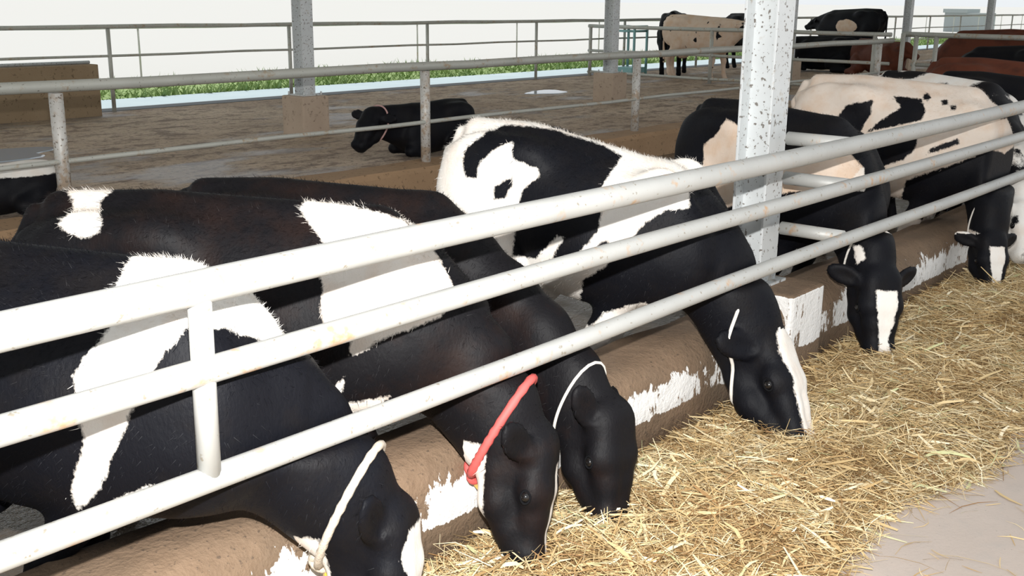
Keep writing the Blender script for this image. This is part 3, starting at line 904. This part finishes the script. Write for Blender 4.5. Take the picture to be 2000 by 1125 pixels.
cD = Cow((3.92, 3.20), (.26, -.96), (4.29, 2.06, .485), (4.16, 1.78, .02), (.1, -1, .1), size=1.0, slope=.12, wide=.96, lean=.35, ear=(.85,-.3,-.35), ear_l=(.6,-.7,-.3), pd=(0.28, -0.94, 0.18))
cD.build('dairy_cow', 'white cow with large black side patches, black neck and white face stripe', FEED, patch=cD.paint(1, PD, HD), cream=lambda c, V: np.full(len(V), .05))
cE = Cow((5.96, 3.20), (-.15, -.8), (5.50, 2.07, .535), (5.40, 2.0, .075), (-.6, -.8, .1), size=.97, wide=.93, lean=.35, pd=(0.55, -0.82, 0.14))
cE.build('dairy_cow', 'cow half hidden by the big column, black face with wide white blaze', FEED, patch=cE.paint(-1, PE, HE, mirror=False), cream=lambda c, V: np.where(V[:, 0] > .6, .05, .62))
cF = Cow((7.60, 3.17), (.1, -.9), (7.30, 2.06, .45), (7.2, 1.98, .06), (-.65, -.76, .1), size=1.03, wide=1.0, lean=.35, lx=.9, pd=(0.20, -0.97, 0.11))
cF.build('dairy_cow', 'cream cow with bold black patches right of the column', FEED, patch=cF.paint(1, PF, HF), cream=lambda c, V: np.where(c.headcoord(V)[:, 0] > -.05, .05, .42))
cG = Cow((9.0, 3.3), (-.25, -.9), (8.05, 2.07, .545), (7.85, 1.97, .18), (-.4, -.9, .1), size=1.0, wide=.93, vox=.016, lean=.35)
def speckle(c, V): return vnoise(V+5, 9)*.05+vnoise(V+9, 3.5)*.06
cG.build('dairy_cow', 'black and white speckled cow cut off by the right edge', FEED, patch=speckle)
cT = Cow((10.1, 3.15), (0, -1), (9.8, 2.07, .5), (9.7, 1.97, .07), (-.3, -1, .1), size=.97, wide=.9, vox=.02, lean=.35)
cT.build('dairy_cow', 'black cow with a white rump glimpsed beyond the cream patched cow', FEED,
         patch=lambda c, V: -.3+.6*(V[:, 0] > .35))
cS = Cow((11.0, 3.45), (0, -1), (10.85, 2.07, .5), (10.75, 1.97, .07), (-.3, -1, .1), size=1.03, wide=.95, vox=.02, lean=.35, lx=.95)
cS.build('dairy_cow', 'dark reddish brown cow whose back shows behind the cream patched cow', FEED, mat='coat_brown')

# ---------------------------------------------------------------- cows in the pen and beyond
PEN = 'cows resting and standing in the pen'
UPH = dict(local_head=True, poll=(1.0, 0, 1.22), muzzle=(1.36, 0, .98), face=(.5, 0, .8))
DNH = dict(local_head=True, poll=(1.05, 0, .62), muzzle=(1.2, .02, .16), face=(1, 0, .2))
def band(x0, x1, zmin=-9, zmax=9):
    return lambda c, V: np.minimum(np.minimum(V[:, 0]-x0, x1-V[:, 0]), np.minimum(V[:, 2]-zmin, zmax-V[:, 2]))+vnoise(V+3, 5)*.05
ones = lambda c, V: np.ones(len(V))*.75
light = lambda c, V: np.full(len(V), .3)
lying = Cow((8.42, 8.05), (-1, .2), (.74, .0, .52), (1.0, .10, .18), (.6, .3, .6), size=.66, lying=True, floor=.27, local_head=True, vox=.016, ear=(1.0, -.15, -.1))
lying.build('dairy_cow', 'black cow lying on the pen floor behind the fence, head to the left', PEN)
lying.collar('neck_rope', 'rope_pink', .009, label='thin pinkish neck rope')
hl = Cow((3.80, 7.98), (-1, .4), (.5, .0, .36), (.62, .1, .18), (.6, .3, .6), size=.45, lying=True, floor=.27, local_head=True, vox=.02)
hl.build('dairy_cow', 'black and white cow lying at the left edge beyond the cow with the rump blotch', PEN, patch=lambda c, V: V[:, 2]-.30+vnoise(V+2, 4)*.03+.10*(V[:, 0] < -.3)*0)
def far(label, hip, heading, floor, mat='coat', patch=None, cream=None, size=1.0, lx=1.0, lying=False, head=UPH, vox=.024, step=.05):
    c = Cow(hip, heading, floor=floor, size=size, lx=lx, lying=lying, vox=vox, step=step, **head)
    return c.build('dairy_cow', label, PEN, patch=patch, mat=mat, cream=cream)
LYH = dict(local_head=True, poll=(.92, 0, .78), muzzle=(1.22, .1, .5), face=(.6, 0, .7))
far('dark cow seen from behind, left of the cream standing cow', (21.1, 13.25), (.75, .35), .27, size=1.05)
far('cream standing cow with dark specks seen from the side behind the cross fence', (20.35, 12.5), (.05, -1), .27, patch=lambda c, V: .06+vnoise(V+7, 11)*.09, cream=ones, lx=.95, size=1.0)
far('black cow almost hidden by the big column, beside the cream standing cow', (24.4, 13.4), (-.3, -.9), .27)
far('black cow with a tan patch standing far back right of the big column', (28.5, 12.0), (.1, 1), .27, size=1.1, lx=1.05,
    patch=lambda c, V: .26-np.sqrt((V[:, 0]+.10)**2+(V[:, 2]-.95)**2)+vnoise(V+1, 6)*.06, cream=ones)
far('black cow lying far back just right of the big column', (25.2, 11.1), (-.1, 1), .27, lying=True, head=LYH)
far('reddish brown cow lying far back beside the lying black one', (24.6, 10.2), (-.5, -.85), .27, mat='coat_brown', lying=True, head=LYH, size=.95)
far('reddish brown cow standing beyond the gate, head to the left', (21.3, 6.2), (.05, 1), 0, mat='coat_brown', head=DNH, size=1.08, lx=1.05,
    patch=lambda c, V: np.minimum(V[:, 0]-.95, .6-V[:, 2])+vnoise(V, 8)*.05)
far('cream and brown cow behind the reddish brown one at the far right', (24.5, 5.2), (.1, 1), 0, mat='coat_brown', patch=lambda c, V: .05+vnoise(V+4, 3)*.2, cream=lambda c, V: np.ones(len(V))*.4, size=1.12)
rc = Cow((17.0, 4.6), (.05, 1), floor=0, size=.98, lx=1.0, vox=.018, **DNH)
rc.build('dairy_cow', 'black cow with a pale rope in front of the gate at the right', PEN)
rc.collar('neck_rope', 'rope_thin', .012, label='pale neck rope')

# ---------------------------------------------------------------- ropes and tags of the feeding cows
cA.collar('neck_rope', 'rope', .0125, t=.02, d0=-.15, back=.06, label='pale twisted rope', n=60, twist=True)
cB.collar('neck_rope', 'rope_red', .015, back=.075, label='red rope collar', n=60, twist=True)
cC.collar('neck_rope', 'rope_thin', .006, back=0.07, label='thin pale rope')
cD.collar('neck_rope', 'rope_thin', .008, back=0.015, label='thin pale rope')
cE.collar('neck_rope', 'rope_thin', .006, back=.10, label='thin pale rope')
cF.collar('neck_rope', 'rope_thin', .006, back=.10, label='thin pale rope')
def at_lowest(c):
    W = c.to_world(c.cpts); k = int(np.argmin(W[:, 2])); return c.cpts[k]
def knot(c, mat, r):
    p = at_lowest(c); m = MB()
    for i in range(3):
        q = p+np.array([random.uniform(-1, 1), random.uniform(-1, 1), random.uniform(-.6, .6)])*r*.7
        ax = unit(RNG.normal(size=3)); u = unit(np.cross(ax, [.3, .5, .8])); w = np.cross(ax, u)
        m.ring([q+(u*math.cos(a)+w*math.sin(a))*r*1.2 for a in np.linspace(0, 2*math.pi, 14, endpoint=False)], r*.62, 8)
    o = m.build('knot', M[mat], c.ob); return p
def hang_tag(c, p, h, w):
    dn = np.array([0, 0, -1.0]); sd = unit(np.array([.4, -.9, 0])); 
    m = MB()
    ths = unit(np.cross(dn, sd))*.003
    pts = [p+dn*.015+sd*w*.3, p+dn*.015-sd*w*.3, p+dn*.03-sd*w*.5, p+dn*h-sd*w*.5, p+dn*h+sd*w*.5, p+dn*.03+sd*w*.5]
    n = len(pts)
    m.add([q-ths for q in pts]+[q+ths for q in pts], [tuple(range(n)), tuple(range(n, 2*n))[::-1]]+[(k, (k+1) % n, n+(k+1) % n, n+k) for k in range(n)])
    o = m.build('tag', M['tag_yellow'], c.ob); o['label'] = 'yellow tag hanging from the rope'
p = knot(cA, 'rope', .022); hang_tag(cA, p, .13, .045)
p = knot(cB, 'rope_red', .022); hang_tag(cB, p, .065, .035)
# horn bud on the spotted cow
h = cD.hit(cD.H(.02, -.04, -.4), cD.sd)
if h is not None:
    m = MB(); m.tube([h[0]-cD.sd*-.01, h[0]-cD.sd*.022], [.02, .010], 10)
    o = m.build('horn_bud', M['horn'], cD.ob); o['label'] = 'small grey horn bud'

# ================================================================== STRAW
def edge_y(x):
    return 1.29-.06*np.clip((x-3.2)/1.6, -1, 1.2)+.05*np.sin(x*2.3)+.04*np.sin(x*5.1+1)
def straw_h(x, y):
    e = edge_y(x)
    t = np.clip((y-e)/.45, 0, 1)
    h = .055*t**.8
    h = h+.075*np.exp(-((x-6.6)/1.1)**2-((y-1.85)/.28)**2)+.04*np.exp(-((x-3.1)/.8)**2-((y-1.7)/.25)**2)
    h = h-.035*np.exp(-((y-2.3)/.12)**2)*(x < 6)
    return h*(t > 0)
gx = np.arange(.2, 14.001, .045); gy = np.arange(.95, 2.351, .04)
GX, GY = np.meshgrid(gx, gy, indexing='ij')
pp = np.stack([GX.ravel(), GY.ravel(), np.zeros(GX.size)], 1)
hz = straw_h(GX, GY)+(vnoise(pp, 9)*.012+vnoise(pp+3, 24)*.008).reshape(GX.shape)*(GY > edge_y(GX)+.02)
hz = np.where(GY < edge_y(GX), -.02, np.maximum(hz, .003))
vs = np.stack([GX.ravel(), GY.ravel(), hz.ravel()], 1)
ny = len(gy)
fs = [(i*ny+j, (i+1)*ny+j, (i+1)*ny+j+1, i*ny+j+1) for i in range(len(gx)-1) for j in range(ny-1)]
bed = MB(); bed.add(vs, fs, True)
straw_bed = bed.build('straw_bed', M['strawbed'], fix=False)

def make_straw(n, seed):
    r = np.random.default_rng(seed)
    u = r.random(n)
    x = .6+12.4*u**1.35
    y = edge_y(x)-.05+(2.36-edge_y(x))*r.random(n)**.9
    stray = r.random(n) < .012
    y = np.where(stray, edge_y(x)-r.random(n)**1.5*1.2, y)
    L = r.gamma(3.0, .028, n)+.025
    longs = r.random(n) < .035; L = np.where(longs, r.uniform(.18, .36, n), L)
    wd = np.where(r.random(n) < .06, r.uniform(.008, .016, n), r.uniform(.002, .0048, n))
    cl = vnoise(np.stack([x, y, x*0], 1), 3.2)+.6*vnoise(np.stack([x, y, x*0+5], 1), 8)
    tone = np.clip(r.normal(.44, .21, n)+.18*cl+.18*(wd > .007), 0, 1)
    yaw = r.random(n)*2*math.pi
    pitch = np.where(stray, 0, r.normal(.08, .28, n))
    bend = np.where(longs, r.normal(0, .7, n), r.normal(0, .5, n))
    bare = (np.exp(-((x-5.0)/.7)**2-((y-2.15)/.14)**2)+np.exp(-((x-3.7)/.35)**2-((y-2.3)/.1)**2)) > r.random(n)*1.1
    y = np.where(bare, y-.25*r.random(n), y)
    base = np.where(stray, .004, np.maximum(straw_h(x, y), 0)+r.random(n)**1.5*.045)
    d = np.stack([np.cos(yaw), np.sin(yaw)], 1); s = np.stack([-np.sin(yaw), np.cos(yaw)], 1)
    K = 4
    V = np.zeros((n, K, 2, 3), np.float32)
    tw = r.normal(0, .7, n)
    for k in range(K):
        t = k/(K-1)-.5
        lat = bend*L*(t*t-.08)
        px = x+d[:, 0]*L*t+s[:, 0]*lat; py = y+d[:, 1]*L*t+s[:, 1]*lat
        pz = base+np.sin(pitch)*L*t-np.abs(bend)*.10*L*(t*t*4-.3)
        for j, sg in enumerate((-1, 1)):
            ww = wd*.5*sg*(.55 if k in (0, K-1) else 1)
            V[:, k, j, 0] = px+s[:, 0]*ww*np.cos(tw); V[:, k, j, 1] = py+s[:, 1]*ww*np.cos(tw); V[:, k, j, 2] = pz+ww*np.sin(tw)
    V[..., 2] = np.maximum(V[..., 2], .003)
    V[..., 1] = np.minimum(V[..., 1], 2.345)
    idx = np.arange(n*K*2).reshape(n, K, 2)
    Q = np.stack([idx[:, :-1, 0], idx[:, :-1, 1], idx[:, 1:, 1], idx[:, 1:, 0]], -1).reshape(-1, 4)
    me = bpy.data.meshes.new('straw')
    me.vertices.add(n*K*2); me.vertices.foreach_set('co', V.ravel())
    me.loops.add(len(Q)*4); me.loops.foreach_set('vertex_index', Q.astype(np.int32).ravel())
    me.polygons.add(len(Q)); me.polygons.foreach_set('loop_start', np.arange(0, len(Q)*4, 4, dtype=np.int32))
    me.update(calc_edges=True)
    a = me.attributes.new('tone', 'FLOAT', 'POINT'); a.data.foreach_set('value', np.repeat(tone, K*2).astype(np.float32))
    me.materials.append(M['straw'])
    o = bpy.data.objects.new('straw', me); COL.objects.link(o)
    return o
st = make_straw(80000, 5)
tag(st, 'loose golden straw fodder spread along the foot of the kerb', 'straw', kind='stuff')
straw_bed.parent = st; straw_bed['kind'] = 'stuff'

for c, n, sd in ((cA, 16000, 1), (cB, 16000, 2), (cC, 9000, 3), (cD, 16000, 4), (cE, 7000, 5), (cF, 9000, 6)):
    c.hair(n, sd)

# grass blades on the verge beyond the apron
def make_grass(n):
    r = np.random.default_rng(9)
    x = 3+r.random(n)**1.3*60; y = 17.9+r.random(n)**1.5*3.6
    h = (.04+.13*r.random(n))*(1+.8*vnoise(np.stack([x, y, x*0], 1), .9))
    a = r.random(n)*6.28; ln = r.normal(0, .12, (n, 2)); w = .03
    P3 = np.zeros((n, 3, 3), np.float32)
    P3[:, 0] = np.stack([x-np.cos(a)*w, y-np.sin(a)*w, np.full(n, .06)], 1)
    P3[:, 1] = np.stack([x+np.cos(a)*w, y+np.sin(a)*w, np.full(n, .06)], 1)
    P3[:, 2] = np.stack([x+ln[:, 0], y+ln[:, 1], .08+h], 1)
    me = bpy.data.meshes.new('grass')
    me.vertices.add(n*3); me.vertices.foreach_set('co', P3.ravel())
    me.loops.add(n*3); me.loops.foreach_set('vertex_index', np.arange(n*3, dtype=np.int32))
    me.polygons.add(n); me.polygons.foreach_set('loop_start', np.arange(0, n*3, 3, dtype=np.int32))
    me.update(calc_edges=True); me.materials.append(M['grass'])
    o = bpy.data.objects.new('grass', me); COL.objects.link(o)
    tag(o, 'green grass growing along the yard beyond the pen', 'grass', kind='stuff')
make_grass(16000)
